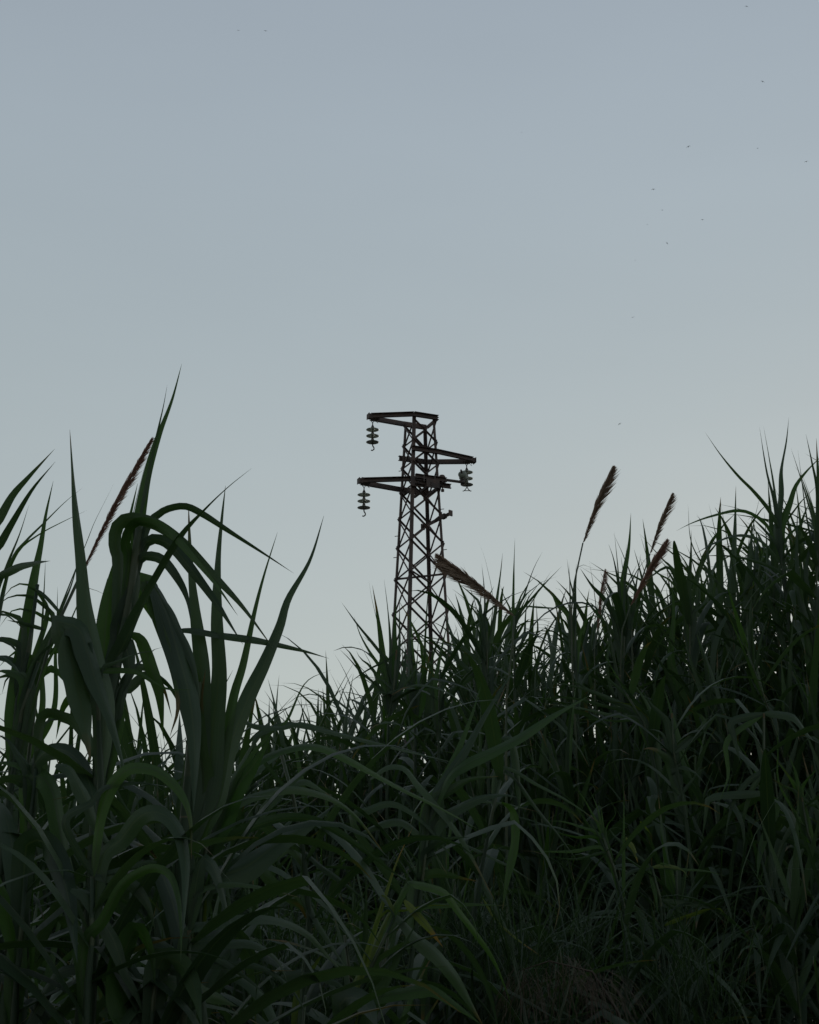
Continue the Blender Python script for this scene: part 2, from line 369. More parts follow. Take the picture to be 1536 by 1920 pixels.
# strain insulator on the side pole, seen nearly end on
c = at(868, 892, YT+.05); t = thing('strain_insulator', 'insulator pointing end on at the right end of the side pole', 'insulator', c)
ax = Vector((-.25, -1, .35)).normalized()
for k in range(3):
    mb = MB(); mb.lathe(ax*(k*.10-.1), [(.0, .0), (.035, .004), (.07, -.018), (.092, -.038), (.094, -.045), (.08, -.036), (.045, -.028), (0, -.030)], ax, 20)
    link('disc', mb.mesh('disc'), M_GLASD, t)
mb = MB()
for k in range(14):
    q = 2*PI*k/14; a = ax.orthogonal().normalized(); b = ax.cross(a); dd = a*math.cos(q) + b*math.sin(q); mb.tube([dd*.06 - ax*.1, dd*.10 - ax*.1], .006, 4)
mb.tube([-ax*.15, ax*.2], .02, 8); mb.tube([Vector((0, 0, 0)), Vector((-.0, 0, -.13))], .022, 8); mb.box(Vector((0, 0, -.14)), Vector((.05, 0, 0)), Vector((0, .04, 0)), Vector((0, 0, .05)))
link('fitting', mb.mesh('fitting'), M_GALV, t)

# ---------------------------------------------------------------- traced reeds
RN = random.Random(11)
REG = {'3': (.4036, 0, 660), '4': (.4036, 0, 1280), '5': (.4036, 500, 1280), '6': (.375, 960, 780), '7': (.375, 960, 1300), '2': (.1823, 640, 1000), '0': (1, 0, 0)}
def px(reg, p): s, ox, oy = REG[reg]; return (ox + p[0]*s, oy + p[1]*s)
VIEW = Vector((0, CP, SP))
def trace_leaf(parent, reg, pts, wpx, Y, m, rnd, dep=None, spear=None, stem=None, nseg=None):
    s = REG[reg][0]; P2 = [px(reg, p) for p in pts]
    L2 = sum(math.dist(a, b) for a, b in zip(P2, P2[1:]))
    sc = Y/F; Lw = L2*sc
    dep = rnd.uniform(-.35, .35)*min(1.0, Lw) if dep is None else dep
    acc = 0; q = []
    for i, p in enumerate(P2):
        if i: acc += math.dist(P2[i-1], p)
        t = acc/max(1e-6, L2); q.append(at(p[0], p[1], Y + dep*t**1.4))
    # carry the blade down to its stem where the traced part starts away from it
    if stem:
        want = q[0] + (q[0]-q[1]).normalized()*.12 + Vector((0, 0, -.06))
        b = min(stem, key=lambda c: (c - want).length)
        d = (b - q[0]).length; g_ = (q[0]-b).normalized().dot((q[1]-q[0]).normalized())
        if d > .04 and d < .75 and g_ > -.1: q = [b] + q
    n = nseg or max(12, min(46, int(L2/8)))
    C3 = crom(q, n)
    a0 = rnd.uniform(-.55, .55); a1 = a0 + rnd.uniform(-.9, .9); wd = wpx*s*sc
    if spear is None: spear = abs(P2[-1][1]-P2[0][1]) > 1.6*abs(P2[-1][0]-P2[0][0]) and P2[-1][1] < P2[0][1]
    if not spear and Y < 4.5 and reg in '45':
        # arching blades mostly show the sky their upper face
        k = n//2; tg = (C3[k+1]-C3[k-1]).normalized(); sd = tg.cross((C3[k]-CAM).normalized()).normalized(); best = None
        for sg in (-1, 1):
            nr = (Quaternion(tg, sg*.6) @ sd).cross(tg)
            if nr.dot(VIEW) > 0: nr = -nr
            if best is None or nr.z > best[0]: best = (nr.z, sg)
        sg = best[1] if rnd.random() < .82 else -best[1]
        a0 = sg*rnd.uniform(.45, .95); a1 = sg*rnd.uniform(-.1, .8)
    sides = []
    for i, p in enumerate(C3):
        t = i/n; tg = (C3[min(i+1, n)] - C3[max(i-1, 0)]).normalized(); vd = (p - CAM).normalized()
        sd = tg.cross(vd).normalized(); sides.append(Quaternion(tg, a0 + (a1-a0)*t) @ sd)
    mb = MB(); ribbon(mb, C3, sides, wd/max(.72, math.cos(a0)), PROF_SPEAR if spear else PROF, fold=rnd.uniform(.08, .22), across=4, rnd=rnd, wave=.14)
    o = parent.location; mb.v = [p - o for p in mb.v]
    return link('leaf', mb.mesh('leaf'), m, parent)
def stem_path(stem, Y, reg):
    P = [at(*px(reg, p), Y) for p in stem]
    b = P[0]; g = Vector((b.x + RN.uniform(-.06, .06), b.y + RN.uniform(-.05, .05), 0)); g.z = ground_z(g.x, g.y)
    return [g, g.lerp(b, .5)] + P
def stem_geo(root, path, r0, r1, m=None):
    n = 16; C3 = crom(path, n); mb = MB(); o = root.location
    mb.tube([p - o for p in C3], [r0 + (r1-r0)*i/n for i in range(n+1)], 8)
    st = link('stem', mb.mesh('stem'), m or M_STEM, root)
    for i in range(4, n, 2):
        mb = MB(); p = C3[i] - o; tg = (C3[i+1]-C3[i-1]).normalized(); r = r0 + (r1-r0)*i/n
        mb.lathe(p, [(r*.9, -.010), (r*1.13, -.003), (r*1.15, .003), (r*1.0, .010)], tg, 8); link('node', mb.mesh('node'), M_NODE, st)
    return C3
def reed(label, reg, stem, Y, leaves, cat='reed', name='reed', group='tall reeds', r=.010, seed=0, mats=None, rtop=.004):
    """leaves: list of (points, width[, depth change[, material]])"""
    rnd = random.Random(seed or hash(label[:7]) % 1 + len(label)*7 + int(stem[0][0])); path = stem_path(stem, Y, reg)
    t = thing(name, label, cat, path[0], group); C3 = stem_geo(t, path, r, rtop)
    for lf in leaves:
        pts, wd = lf[0], lf[1]; dep = lf[2] if len(lf) > 2 else None; m = lf[3] if len(lf) > 3 else (M_LEAF2 if rnd.random() < .22 else M_LEAF)
        trace_leaf(t, reg, pts, wd, Y, m, rnd, dep, stem=C3)
    n = len(C3); o = t.location; mb = MB(); a = n//3
    mb.tube([p - o for p in C3[a:]], [(r + (rtop-r)*(a+i)/n)*((1.22 + .12*math.sin(i*1.9))*(1 if i < n-a-2 else .7) if i else 1.01) for i in range(n-a)], 8); link('sheath', mb.mesh('sheath'), M_LEAF, t)
    # the leaves lower down the same stem
    az = rnd.uniform(0, 6.28); near = Y < 3.7
    path = crom(C3, 60)
    z = .8
    while z < path[-1].z:
        p = min(path, key=lambda c: abs(c.z - z)); X, Yp = proj(p)
        lim = (1600 if X < 420 else 1580) if near else skyline(X) + 60
        if Yp > lim:
            e = link('leaf', rnd.choice(LEAVES if rnd.random() < .8 else HANGS), None, t); e.location = p - o; e.rotation_euler = (0, 0, az if not near else (rnd.uniform(-.8, 1.1) if math.cos(az) > 0 else PI + rnd.uniform(-1.1, .8))); k = rnd.uniform(.75, 1.15)
            e.scale = (k, k, k)
        az += PI + rnd.uniform(-.6, .6); z += rnd.uniform(.04, .08) if near else rnd.uniform(.06, .11)
    return t

def leaf_mesh(rnd, L, wd, th0, th1, p=1.3, kink=None, spear=False, n=9, across=2):
    pts = [Vector((0, 0, 0))]; sides = []; tw = rnd.uniform(-1.1, 1.1); yaw = rnd.uniform(-.35, .35)
    for i in range(n):
        t = (i+.5)/n; a = th0 + (th1-th0)*t**p
        if kink and t > kink[0]: a += kink[1]
        hx = math.sin(a); pts.append(pts[-1] + Vector((hx*math.cos(yaw*t), hx*math.sin(yaw*t), math.cos(a)))*(L/n))
    for i, q in enumerate(pts):
        tg = (pts[min(i+1, n)] - pts[max(i-1, 0)]).normalized(); sides.append(Quaternion(tg, tw*i/n) @ (Vector((0, 1, 0)) - tg*tg.y).normalized())
    mb = MB(); ribbon(mb, pts, sides, wd, PROF_SPEAR if spear else PROF, fold=.16, across=across)
    return mb
LV = random.Random(31)
LEAVES = []
for i in range(22):
    k = (LV.uniform(.35, .6), LV.uniform(.5, 1.2)) if i % 3 == 0 else None
    LEAVES.append(leaf_mesh(LV, LV.uniform(.36, .70), LV.uniform(.032, .052), R(LV.uniform(22, 62)), R(LV.uniform(80, 165)), LV.uniform(1, 2), k).mesh('leaf'))
SPEARS = [leaf_mesh(LV, LV.uniform(.36, .66), LV.uniform(.030, .046), R(LV.uniform(2, 14)), R(LV.uniform(8, 40)), 1.5, None, True).mesh('leaf') for i in range(12)]
HANGS = [leaf_mesh(LV, LV.uniform(.4, .7), LV.uniform(.016, .028), R(LV.uniform(50, 90)), R(LV.uniform(160, 178)), .6).mesh('leaf') for i in range(8)]
for me in LEAVES + SPEARS: me.materials.append(M_LEAFB)
for me in HANGS: me.materials.append(M_LEAFB)
HANGD = []
for me in HANGS[:4]: d = me.copy(); d.materials.clear(); d.materials.append(M_DRY); HANGD.append(d)
FRESH = []
for me in SPEARS[:5]: d = me.copy(); d.materials.clear(); d.materials.append(M_LEAF2); FRESH.append(d)

SKY = [(-200,1420),(0,1440),(200,1430),(400,1400),(500,1370),(560,1350),(640,1270),(700,1230),(760,1225),(830,1205),(880,1180),(930,1130),(990,1190),(1040,1170),(1110,1150),(1200,1110),(1280,1060),(1350,1030),(1420,1010),(1480,980),(1536,930),(1750,860)]
def skyline(x):
    for (a, p), (b, q) in zip(SKY, SKY[1:]):
        if x <= b: return p + (q-p)*(x-a)/(b-a)
    return SKY[-1][1]

G1 = 'large near reeds on the left'
reed('broad-leaved near reed left of the pylon whose blade tip reaches highest of all', '3', [(470,1900),(520,1560),(590,1250),(630,950),(650,780)], 2.7, [
  ([(640,830),(660,690),(690,540),(740,380),(800,220),(845,55)], 62, .1, M_LEAF2),
  ([(700,520),(735,360),(760,250),(778,150)], 20),
  ([(680,830),(740,755),(800,725),(870,720),(950,760),(1050,825),(1200,920),(1365,1028)], 38),
  ([(555,1010),(538,900),(545,820),(590,780),(660,785),(740,815),(860,900),(1000,1050),(1130,1190),(1280,1390)], 62, -.25),
  ([(600,1000),(585,900),(600,830),(640,790),(720,800),(800,850),(900,960),(1010,1090),(1105,1225)], 48, -.3),
  ([(670,900),(740,872),(810,915),(880,1000),(1000,1160),(1130,1360)], 55, -.2),
  ([(640,975),(690,948),(760,970),(830,1060),(870,1150),(888,1260)], 48, -.15),
  ([(480,1450),(500,1180),(530,1040),(575,880),(605,760),(640,610)], 85, .05, M_LEAF2),
  ([(600,900),(620,750),(650,620),(680,500)], 12),
  ([(560,1250),(600,1100),(640,1040),(630,960)], 90, 0),
  ([(630,1160),(640,1000),(625,850),(610,690)], 60, 0),
  ([(500,1560),(590,1330),(690,1120),(830,880),(950,740),(1060,630),(1170,540)], 78, -.2),
  ([(600,1310),(650,1335),(690,1430),(740,1586),(760,1800)], 62),
  ([(560,1300),(590,1380),(600,1500),(560,1600)], 90, 0),
  ([(520,1680),(540,1500),(590,1330),(640,1200),(668,1100)], 88, .05), ([(500,1640),(470,1480),(455,1330),(470,1180),(500,1050)], 80, .1, M_LEAF2),
  ([(540,1620),(610,1560),(690,1500),(790,1560),(860,1700)], 66, .2), ([(560,1560),(650,1440),(720,1380),(760,1370)], 34, .1), ([(540,1700),(480,1600),(400,1560),(300,1640),(260,1800)], 70, .2),
  ([(560,1600),(600,1500),(640,1460),(700,1480),(760,1560),(800,1700)], 56, .15)], group=G1, r=.016, rtop=.008, seed=3)
reed('near reed with one very broad upright blade like a spear, at far left', '3', [(470,1950),(460,1700),(440,1500),(420,1350)], 2.55, [
  ([(490,1640),(440,1420),(405,1200),(385,1000),(360,780),(340,560),(325,360)], 118, .1),
  ([(270,1290),(310,1262),(370,1290),(410,1400),(450,1540),(520,1720),(590,1990)], 105, -.1),
  ([(320,1300),(330,1400),(360,1550),(400,1750),(420,1900)], 120, -.05),
  ([(470,1480),(540,1440),(640,1400),(715,1390)], 22),
  ([(440,1500),(520,1480),(640,1490),(760,1560),(900,1570)], 28)], group=G1, r=.014, seed=5)
reed('near reed with thick bundle of upright blades right of the folded blade', '4', [(830,1150),(850,800),(880,400),(920,0)], 2.8, [
  ([(905,420),(925,200),(935,-60),(905,-340),(885,-560),(876,-830)], 118, .1),
  ([(960,500),(990,200),(1015,-20),(1005,-280),(1012,-560),(1030,-760),(1048,-915)], 112, .1),
  ([(940,520),(930,300),(930,100),(955,-60)], 120, 0),
  ([(980,560),(1040,300),(1085,60),(1130,-90),(1185,-340),(1230,-510),(1290,-700)], 62, .15, M_LEAF2),
  ([(990,600),(1060,330),(1150,80),(1230,-90),(1300,-260),(1340,-390),(1440,-570),(1505,-775)], 88, .2),
  ([(790,250),(830,100),(800,-120),(750,-300),(690,-460),(650,-480),(640,-470)][::-1], 92, -.1),
  ([(700,-475),(770,-330),(830,-130),(880,60),(905,300),(900,600)], 95, -.15),
  ([(715,-450),(780,-340),(840,-220),(900,-80),(930,80)], 48),
  ([(790,-235),(870,-245),(1000,-225),(1200,-195),(1400,-150),(1530,-112)], 30, .2),
  ([(850,900),(880,600),(890,400),(860,250)], 110, 0),
  ([(860,1150),(880,900),(900,700),(920,450)], 90, 0)], group=G1, r=.016, rtop=.009, seed=7)
reed('near reed at the left border with two long blades slanting up to the right', '3', [(-60,1900),(-40,1500),(-20,1150)], 3.0, [
  ([(-80,900),(0,770),(60,665),(130,585),(190,520),(255,450)], 48),
  ([(-60,1010),(10,880),(60,790),(150,640),(257,510)], 52),
  ([(-30,1200),(30,1000),(90,850),(135,710)], 34),
  ([(10,1150),(60,960),(120,880),(200,800),(300,700),(385,630)], 18),
  ([(10,1130),(80,935),(180,850),(290,790),(405,735)], 16),
  ([(-20,1060),(70,1005),(160,980),(235,970)], 42, -.2),
  ([(-60,1260),(-20,1215),(40,1225),(110,1290)], 36), ([(-60,1360),(0,1335),(60,1365),(100,1430)], 44), ([(-60,1450),(10,1420),(70,1460),(120,1550)], 50)], group=G1, r=.014, seed=9)
reed('near reed with many small arching leaves fanning left below the plume stalk', '3', [(60,1900),(90,1586),(150,1300),(175,1080)], 3.1, [
  ([(75,1620),(120,1330),(155,1080),(190,900),(215,750),(248,600)], 95, .05, M_LEAF2),
  ([(215,1250),(200,1150),(130,1080),(60,1090),(0,1165)], 26), ([(250,1280),(180,1160),(100,1130),(20,1150),(-20,1200)], 30),
  ([(260,1300),(190,1225),(130,1200),(60,1200),(0,1275)], 24), ([(130,1090),(200,1125),(300,1235),(370,1310)], 16),
  ([(110,1290),(50,1220),(-10,1208),(-60,1240)], 40), ([(210,1290),(100,1260),(30,1245)], 20),
  ([(100,1390),(60,1345),(0,1330),(-60,1360)], 50), ([(110,1480),(60,1430),(0,1415),(-50,1440)], 50),
  ([(190,1700),(192,1450),(198,1250),(207,1080),(212,960)], 34, .0, M_LEAF2), ([(240,1700),(258,1400),(265,1240),(268,1090)], 32, 0, M_LEAF2),
  ([(150,1560),(200,1480),(290,1500),(380,1586)], 40), ([(140,1640),(100,1540),(30,1500),(-40,1540)], 66), ([(150,1580),(190,1500),(240,1470),(300,1520),(330,1640)], 60), ([(120,1700),(170,1560),(240,1400),(280,1310)], 62), ([(160,1500),(120,1400),(60,1400),(-10,1470)], 44), ([(170,1450),(230,1390),(300,1400),(360,1470)], 40)], group=G1, r=.015, seed=12)
reed('near reed leaning right with a broad diagonal blade, beside the long plume', '3', [(60,1950),(110,1650),(180,1440)], 2.9, [
  ([(130,1560),(200,1380),(270,1230),(330,1090),(365,970)], 62), ([(200,1500),(290,1330),(350,1200),(400,1100),(520,1140)], 14),
  ([(170,1440),(240,1360),(330,1290),(480,1230)], 14), ([(120,1530),(30,1480),(-40,1490)], 60), ([(150,1600),(110,1500),(40,1500),(10,1586)], 56),
  ([(400,890),(440,790),(490,690),(530,610)], 8)], group=G1, r=.013, seed=13)

def L4(label, stem, Y, leaves, reg='4', **k):
    return reed(label, reg, stem, Y, leaves, group='lower reeds with arching leaves in the foreground', **k)
L4('lower reed at left whose long strap leaf folds over and hangs to the bottom edge', [(100,1600),(120,1000),(150,500),(170,400)], 2.8, [
  ([(120,480),(150,440),(200,440),(245,510),(272,640),(300,800),(330,950),(350,1200),(362,1320),(372,1560)], 84, -.3),
  ([(150,420),(180,350),(230,315),(300,315),(370,370),(420,480),(440,600),(455,750),(462,870)], 62, -.3),
  ([(200,160),(300,165),(360,200),(430,310),(520,470),(580,570),(620,620)], 42),
  ([(150,450),(100,390),(0,370),(-60,400)], 44), ([(140,500),(60,450),(-10,470),(-50,560)], 60), ([(130,420),(80,330),(30,260),(-30,240)], 46), ([(160,380),(200,200),(260,170),(380,190)], 30)], r=.016, seed=21)
L4('lower reed at left edge with a broad pale folded leaf above the crossing leaves', [(60,1650),(90,1250),(120,900)], 2.6, [
  ([(120,790),(140,745),(190,735),(245,790),(290,900),(318,1000),(340,1150),(360,1300)], 96, -.25),
  ([(230,1400),(300,1335),(380,1330),(460,1380),(510,1480),(555,1600)], 52),
  ([(105,1280),(105,1000),(115,910),(140,890),(150,960),(150,1150)], 48), ([(-20,860),(20,1000),(50,1180),(80,1400)], 58, 0, M_LEAF2),
  ([(20,1586),(30,1400),(80,1370),(120,1420)], 80), ([(50,1330),(80,1200),(130,1160),(150,1260),(140,1420)], 56)], r=.014, seed=22)
L4('lower reed with two arched grey-green leaves under the thick bundle', [(400,1650),(420,1300),(440,1000),(430,900)], 2.45, [
  ([(470,830),(560,730),(640,630),(710,600),(780,625),(840,710),(862,840),(860,1000),(850,1180)], 66, -.2),
  ([(380,1260),(480,1100),(560,950),(640,885),(720,860),(790,895),(828,1000),(842,1150),(840,1300)], 50, -.2),
  ([(330,960),(400,985),(460,1075),(530,1200),(580,1340),(640,1460),(680,1580)], 60),
  ([(540,900),(620,940),(690,1040),(720,1150)], 54), ([(300,650),(420,560),(480,490),(580,470),(700,470),(770,510)], 38),
  ([(480,560),(580,410),(700,400),(780,445),(850,530),(885,640),(890,820)], 50, -.1),
  ([(260,380),(330,410),(400,540),(460,680),(560,820)], 56), ([(700,830),(730,860),(790,900)], 20)], r=.014, seed=23)
L4('lower reed whose short pale leaf droops at bottom left of centre', [(700,1700),(720,1450),(735,1330)], 2.5, [
  ([(735,1320),(770,1296),(815,1292),(860,1330),(905,1430),(940,1600)], 104, -.2), ([(730,1400),(820,1390),(950,1430),(1105,1505)], 84, .2),
  ([(640,1586),(680,1540),(740,1560),(780,1600)], 70), ([(560,1400),(600,1200),(640,1150),(700,1250),(720,1400)], 120), ([(460,1540),(520,1510),(560,1560),(580,1620)], 60)], r=.013, seed=24)
L4('lower reed at the thick bundle foot with a long leaf sweeping right and down', [(860,1500),(890,1300),(880,1150)], 2.5, [
  ([(850,1190),(980,1125),(1150,1100),(1300,1110),(1430,1170),(1540,1290),(1640,1380)], 48, .2),
  ([(930,840),(980,840),(1020,930),(1060,1090),(1080,1150)], 58), ([(880,1240),(1050,1210),(1180,1215),(1290,1290),(1340,1400)], 70),
  ([(860,1280),(960,1260),(1060,1310),(1180,1400),(1260,1480)], 44), ([(900,1010),(1020,940),(1200,950),(1400,1000)], 26), ([(850,1330),(1000,1310),(1200,1320),(1350,1420),(1450,1586)], 36)], r=.013, seed=25)
L4('lower reed in the middle with broad dark leaf rising right from the bundle', [(900,1400),(930,1100),(950,820),(980,600)], 2.9, [
  ([(930,960),(1020,900),(1150,850),(1300,740),(1450,650),(1560,560)], 120, .2),
  ([(950,800),(1050,730),(1200,665),(1330,632),(1450,640),(1560,690),(1690,780),(1840,890),(1910,950)], 42, .3),
  ([(1020,640),(1130,550),(1250,510),(1350,495),(1450,510),(1560,550),(1670,640),(1790,800)], 40, .3),
  ([(1040,600),(1110,470),(1180,380),(1260,250)], 92, 0, M_LEAF2), ([(1060,520),(1130,420),(1250,340),(1350,305),(1430,293),(1520,310),(1640,370),(1840,480),(2040,580),(2240,690)], 36, .5),
  ([(1080,480),(1250,240),(1330,180),(1420,0),(1540,-60)], 20), ([(1100,150),(1180,200),(1300,210),(1400,190),(1536,215)], 26),
  ([(1000,760),(980,700),(975,680)], 24), ([(950,980),(900,930),(890,900)], 40, 0, M_YEL)], r=.013, seed=26)
L4('slender reed in the middle whose thin pale leaf crosses from left to far right', [(150,1600),(200,1200),(160,700),(60,300)], 3.4, [
  ([(-60,290),(30,210),(80,195),(150,197),(300,230),(500,280),(700,330),(930,385)], 26, .4),
  ([(-30,640),(80,500),(200,390),(280,330)], 44), ([(0,540),(60,510),(160,460),(220,480),(330,550)], 30), ([(-20,880),(90,775),(140,800),(185,880),(225,980)], 50),
  ([(150,760),(250,850),(370,940),(480,1030)], 22), ([(180,1000),(300,1220),(400,1370)], 30), ([(60,1370),(200,1350),(330,1400),(390,1440)], 50),
  ([(140,1480),(200,1350),(270,1250),(290,1270)], 44, 0, M_YEL)], reg='5', r=.010, seed=27)
L4('reed in the centre with yellow-green upright blades and one orange dead tip', [(380,1700),(430,1450),(520,1250),(600,1080)], 3.3, [
  ([(370,1586),(420,1400),(500,1220),(580,1050),(665,930)], 92, .1, M_YEL), ([(430,1400),(500,1150),(560,960),(610,820),(680,670)], 38, .1, M_YEL),
  ([(640,1010),(700,1080),(760,1150),(820,1230)], 34, 0, M_YEL), ([(520,1100),(640,1060),(780,1035),(920,1045)], 14, .1, M_YEL),
  ([(500,1480),(560,1380),(640,1220),(700,1110)], 80), ([(340,1500),(370,1465),(430,1470),(475,1520),(515,1600)], 92, -.2),
  ([(640,960),(680,935),(760,950),(830,980),(890,1060),(960,1150),(1060,1300),(1140,1500)], 30, .3), ([(690,1180),(780,1260),(860,1350),(950,1500),(1010,1600)], 52),
  ([(700,1430),(780,1435),(880,1500),(1000,1590)], 50), ([(560,1000),(530,990),(515,1010)], 16, 0, M_YEL)], reg='5', r=.012, seed=28)
L4('reed in the centre with green blades rising steeply below the bent plume', [(640,1650),(700,1100),(760,640)], 3.7, [
  ([(740,600),(800,500),(850,400),(900,290),(950,160),(1000,0)], 54, .2, M_LEAF2), ([(780,560),(840,440),(920,320),(1010,160),(1110,0),(1170,-70)], 62, .2),
  ([(840,450),(930,375),(1050,320),(1200,240),(1340,150),(1510,55)], 46, .3, M_LEAF2),
  ([(400,660),(480,590),(570,562),(650,590),(740,660),(820,760),(910,870)], 34), ([(440,700),(540,655),(630,648),(700,700),(770,780),(840,890)], 34),
  ([(480,450),(560,395),(640,400),(700,470),(775,560),(900,720),(1060,1010)], 28), ([(780,670),(860,600),(970,545),(1090,520),(1170,535)], 60), ([(760,580),(850,505),(950,450),(1080,435)], 50),
  ([(700,960),(740,905),(790,890),(870,905),(980,922)], 62), ([(720,840),(780,760),(850,725),(940,718)], 40), ([(700,920),(712,750),(735,600),(745,540)], 12),
  ([(700,1060),(820,1035),(950,1030),(1110,1035)], 26)], reg='5', r=.010, seed=29)
L4('reed in front of the dark hollow with long thin leaves crossing downward', [(900,1650),(960,1100),(1050,600),(1100,400)], 4.2, [
  ([(1060,420),(1130,400),(1250,470),(1400,550),(1560,660)], 16), ([(1080,420),(1150,440),(1250,580),(1350,700),(1460,850)], 20), ([(900,740),(1000,790),(1120,850),(1240,925)], 14),
  ([(1090,260),(1140,265),(1165,400),(1175,560),(1170,640)], 36), ([(1090,560),(1140,600),(1150,740),(1120,900),(1095,1060)], 36), ([(860,470),(960,540),(1100,560),(1260,600)], 16), ([(1000,990),(1060,1090),(1150,1180),(1280,1275)], 12, 0, M_YEL),
  ([(960,830),(1040,1000),(1130,1200),(1200,1500)], 22)], reg='5', r=.009, seed=30)

GM = 'reeds standing in front of the pylon foot'
def LM(label, stem, Y, leaves, reg='2', **k): return reed(label, reg, stem, Y, leaves, group=GM, r=.011, **k)
LM('broad spear-leaved reed directly in front of the left pylon legs', [(480,2100),(540,1600),(570,1200)], 6.3, [
  ([(470,1700),(500,1300),(495,1000),(470,720),(440,470)], 52, .1), ([(530,1700),(560,1350),(550,1050),(560,800),(566,640)], 105, .1, M_LEAF2), ([(560,1500),(600,1200),(600,850),(603,650)], 60, .1),
  ([(470,1320),(430,1150),(380,950),(310,650),(285,480)], 14), ([(460,1480),(380,1350),(280,1200),(190,1030),(130,850)], 48), ([(460,1330),(400,1230),(290,1090),(160,930),(0,705)], 34),
  ([(420,1620),(320,1530),(200,1430),(80,1290),(-20,1190)], 36), ([(450,1620),(380,1480),(280,1350),(200,1290),(155,1210)], 46), ([(480,1300),(300,1390),(160,1480),(60,1560)], 22), ([(310,1370),(240,1230),(165,1080)], 14),
  ([(480,1500),(440,1300),(435,1150)], 26), ([(580,1650),(640,1450),(660,1250),(650,1100)], 70), ([(600,1640),(690,1500),(760,1400),(790,1230)], 56), ([(560,1660),(480,1560),(400,1500),(340,1520)], 40), ([(560,1280),(620,1150),(650,1050),(760,900),(840,780)], 12)], seed=41)
LM('broad spear-leaved reed in front of the middle of the pylon foot', [(760,2100),(740,1600),(720,1250)], 6.5, [
  ([(700,1650),(710,1350),(700,1050),(705,880),(700,700)], 100, .1), ([(760,1650),(750,1350),(730,1100),(720,900),(715,780)], 70, 0, M_LEAF2), ([(830,1700),(850,1400),(820,1200),(800,1000),(830,950)], 90),
  ([(740,1350),(820,1340),(950,1380),(1060,1440)], 16), ([(780,1680),(860,1480),(900,1300),(905,1180)], 70), ([(700,1700),(640,1520),(620,1400),(640,1290)], 56), ([(760,1640),(880,1540),(960,1520),(1040,1580)], 44), ([(780,1300),(790,1150),(820,1000)], 22), ([(640,1400),(630,1200),(600,1050)], 20), ([(720,1400),(840,1300),(980,1270)], 12)], seed=42)
LM('reed right of the pylon foot with forked upright blades and a leaf bending right', [(1000,2100),(1010,1700),(1020,1400)], 6.2, [
  ([(960,1650),(990,1400),(1040,1150),(1110,850)], 62, .1, M_LEAF2), ([(1040,1650),(1070,1380),(1120,1150),(1195,950)], 56, .1), ([(1440,1370),(1330,1250),(1200,1110),(1100,1010),(1000,935),(900,905)][::1], 56, .1),
  ([(1060,1680),(1150,1560),(1240,1530)], 40), ([(1440,1520),(1300,1400),(1180,1280),(1080,1200),(940,1110)], 50), ([(940,1700),(930,1450),(945,1200)], 60), ([(960,1180),(1100,1300),(1200,1400),(1300,1480)], 16)], seed=43)
LM('reed under the bent plume with a dense tuft of spears above it', [(1500,2100),(1500,1600),(1500,1150),(1500,900)], 6.0, [
  ([(1470,1200),(1480,800),(1470,550),(1445,320)], 60, .1), ([(1520,1100),(1560,700),(1500,350),(1440,150),(1405,90)], 18), ([(1440,900),(1420,720),(1330,620),(1190,505)], 44, .1), ([(1430,840),(1330,740),(1190,630)], 18),
  ([(1430,1100),(1350,850),(1290,650),(1280,600)], 40), ([(1440,1200),(1340,1060),(1250,920),(1150,740),(1060,600)], 38), ([(1440,1050),(1320,920),(1180,780)], 16), ([(1400,800),(1340,600),(1250,290)], 14),
  ([(1430,1350),(1330,1150),(1180,960)], 18), ([(1440,1100),(1380,900),(1330,560)], 16), ([(1560,1000),(1600,700),(1640,400),(1660,200)], 50), ([(1560,900),(1700,700),(1800,560)], 20)], seed=44)

GR = 'reeds along the top edge of the right-hand thicket'
def LR(label, stem, Y, leaves, reg='6', **k): return reed(label, reg, stem, Y, leaves, group=GR, r=.011, **k)
LR('tallest reed at right with a fork of five long blades against the sky', [(1420,1500),(1380,1000),(1345,700),(1335,570)], 7.0, [
  ([(1345,600),(1290,480),(1210,380),(1130,300),(1040,190),(965,80)], 22, -.2), ([(1330,560),(1312,420),(1275,280),(1237,50)], 24), ([(1335,560),(1310,350),(1285,200),(1258,50)], 20), ([(1325,580),(1342,400),(1345,270),(1372,120),(1385,5)], 44, .1),
  ([(1345,570),(1390,440),(1420,350),(1480,270),(1560,190)], 46), ([(1290,570),(1220,500),(1130,472),(1000,500),(900,535),(820,575)], 18, -.3), ([(1310,690),(1240,620),(1130,595),(1000,640),(870,720)], 18, -.3),
  ([(1350,700),(1290,600),(1190,500),(1180,520)], 26), ([(1360,800),(1230,730),(1080,700),(930,700)], 16), ([(1350,650),(1420,560),(1510,490)], 16)], seed=51)
LR('reed at the right border with a dense sheaf of upright spears', [(1510,1500),(1520,1000),(1530,600)], 6.8, [
  ([(1530,700),(1530,400),(1500,230),(1470,90)], 34), ([(1550,600),(1535,350),(1522,110)], 50), ([(1520,560),(1480,400),(1440,290),(1412,250)], 30), ([(1500,640),(1470,480),(1430,170)], 12), ([(1440,900),(1425,650),(1430,440)], 36), ([(1560,520),(1575,300),(1570,100)], 40),
  ([(1470,800),(1500,620),(1536,480)], 24), ([(1480,1150),(1450,900),(1440,720)], 46, 0, M_LEAF2)], seed=52)
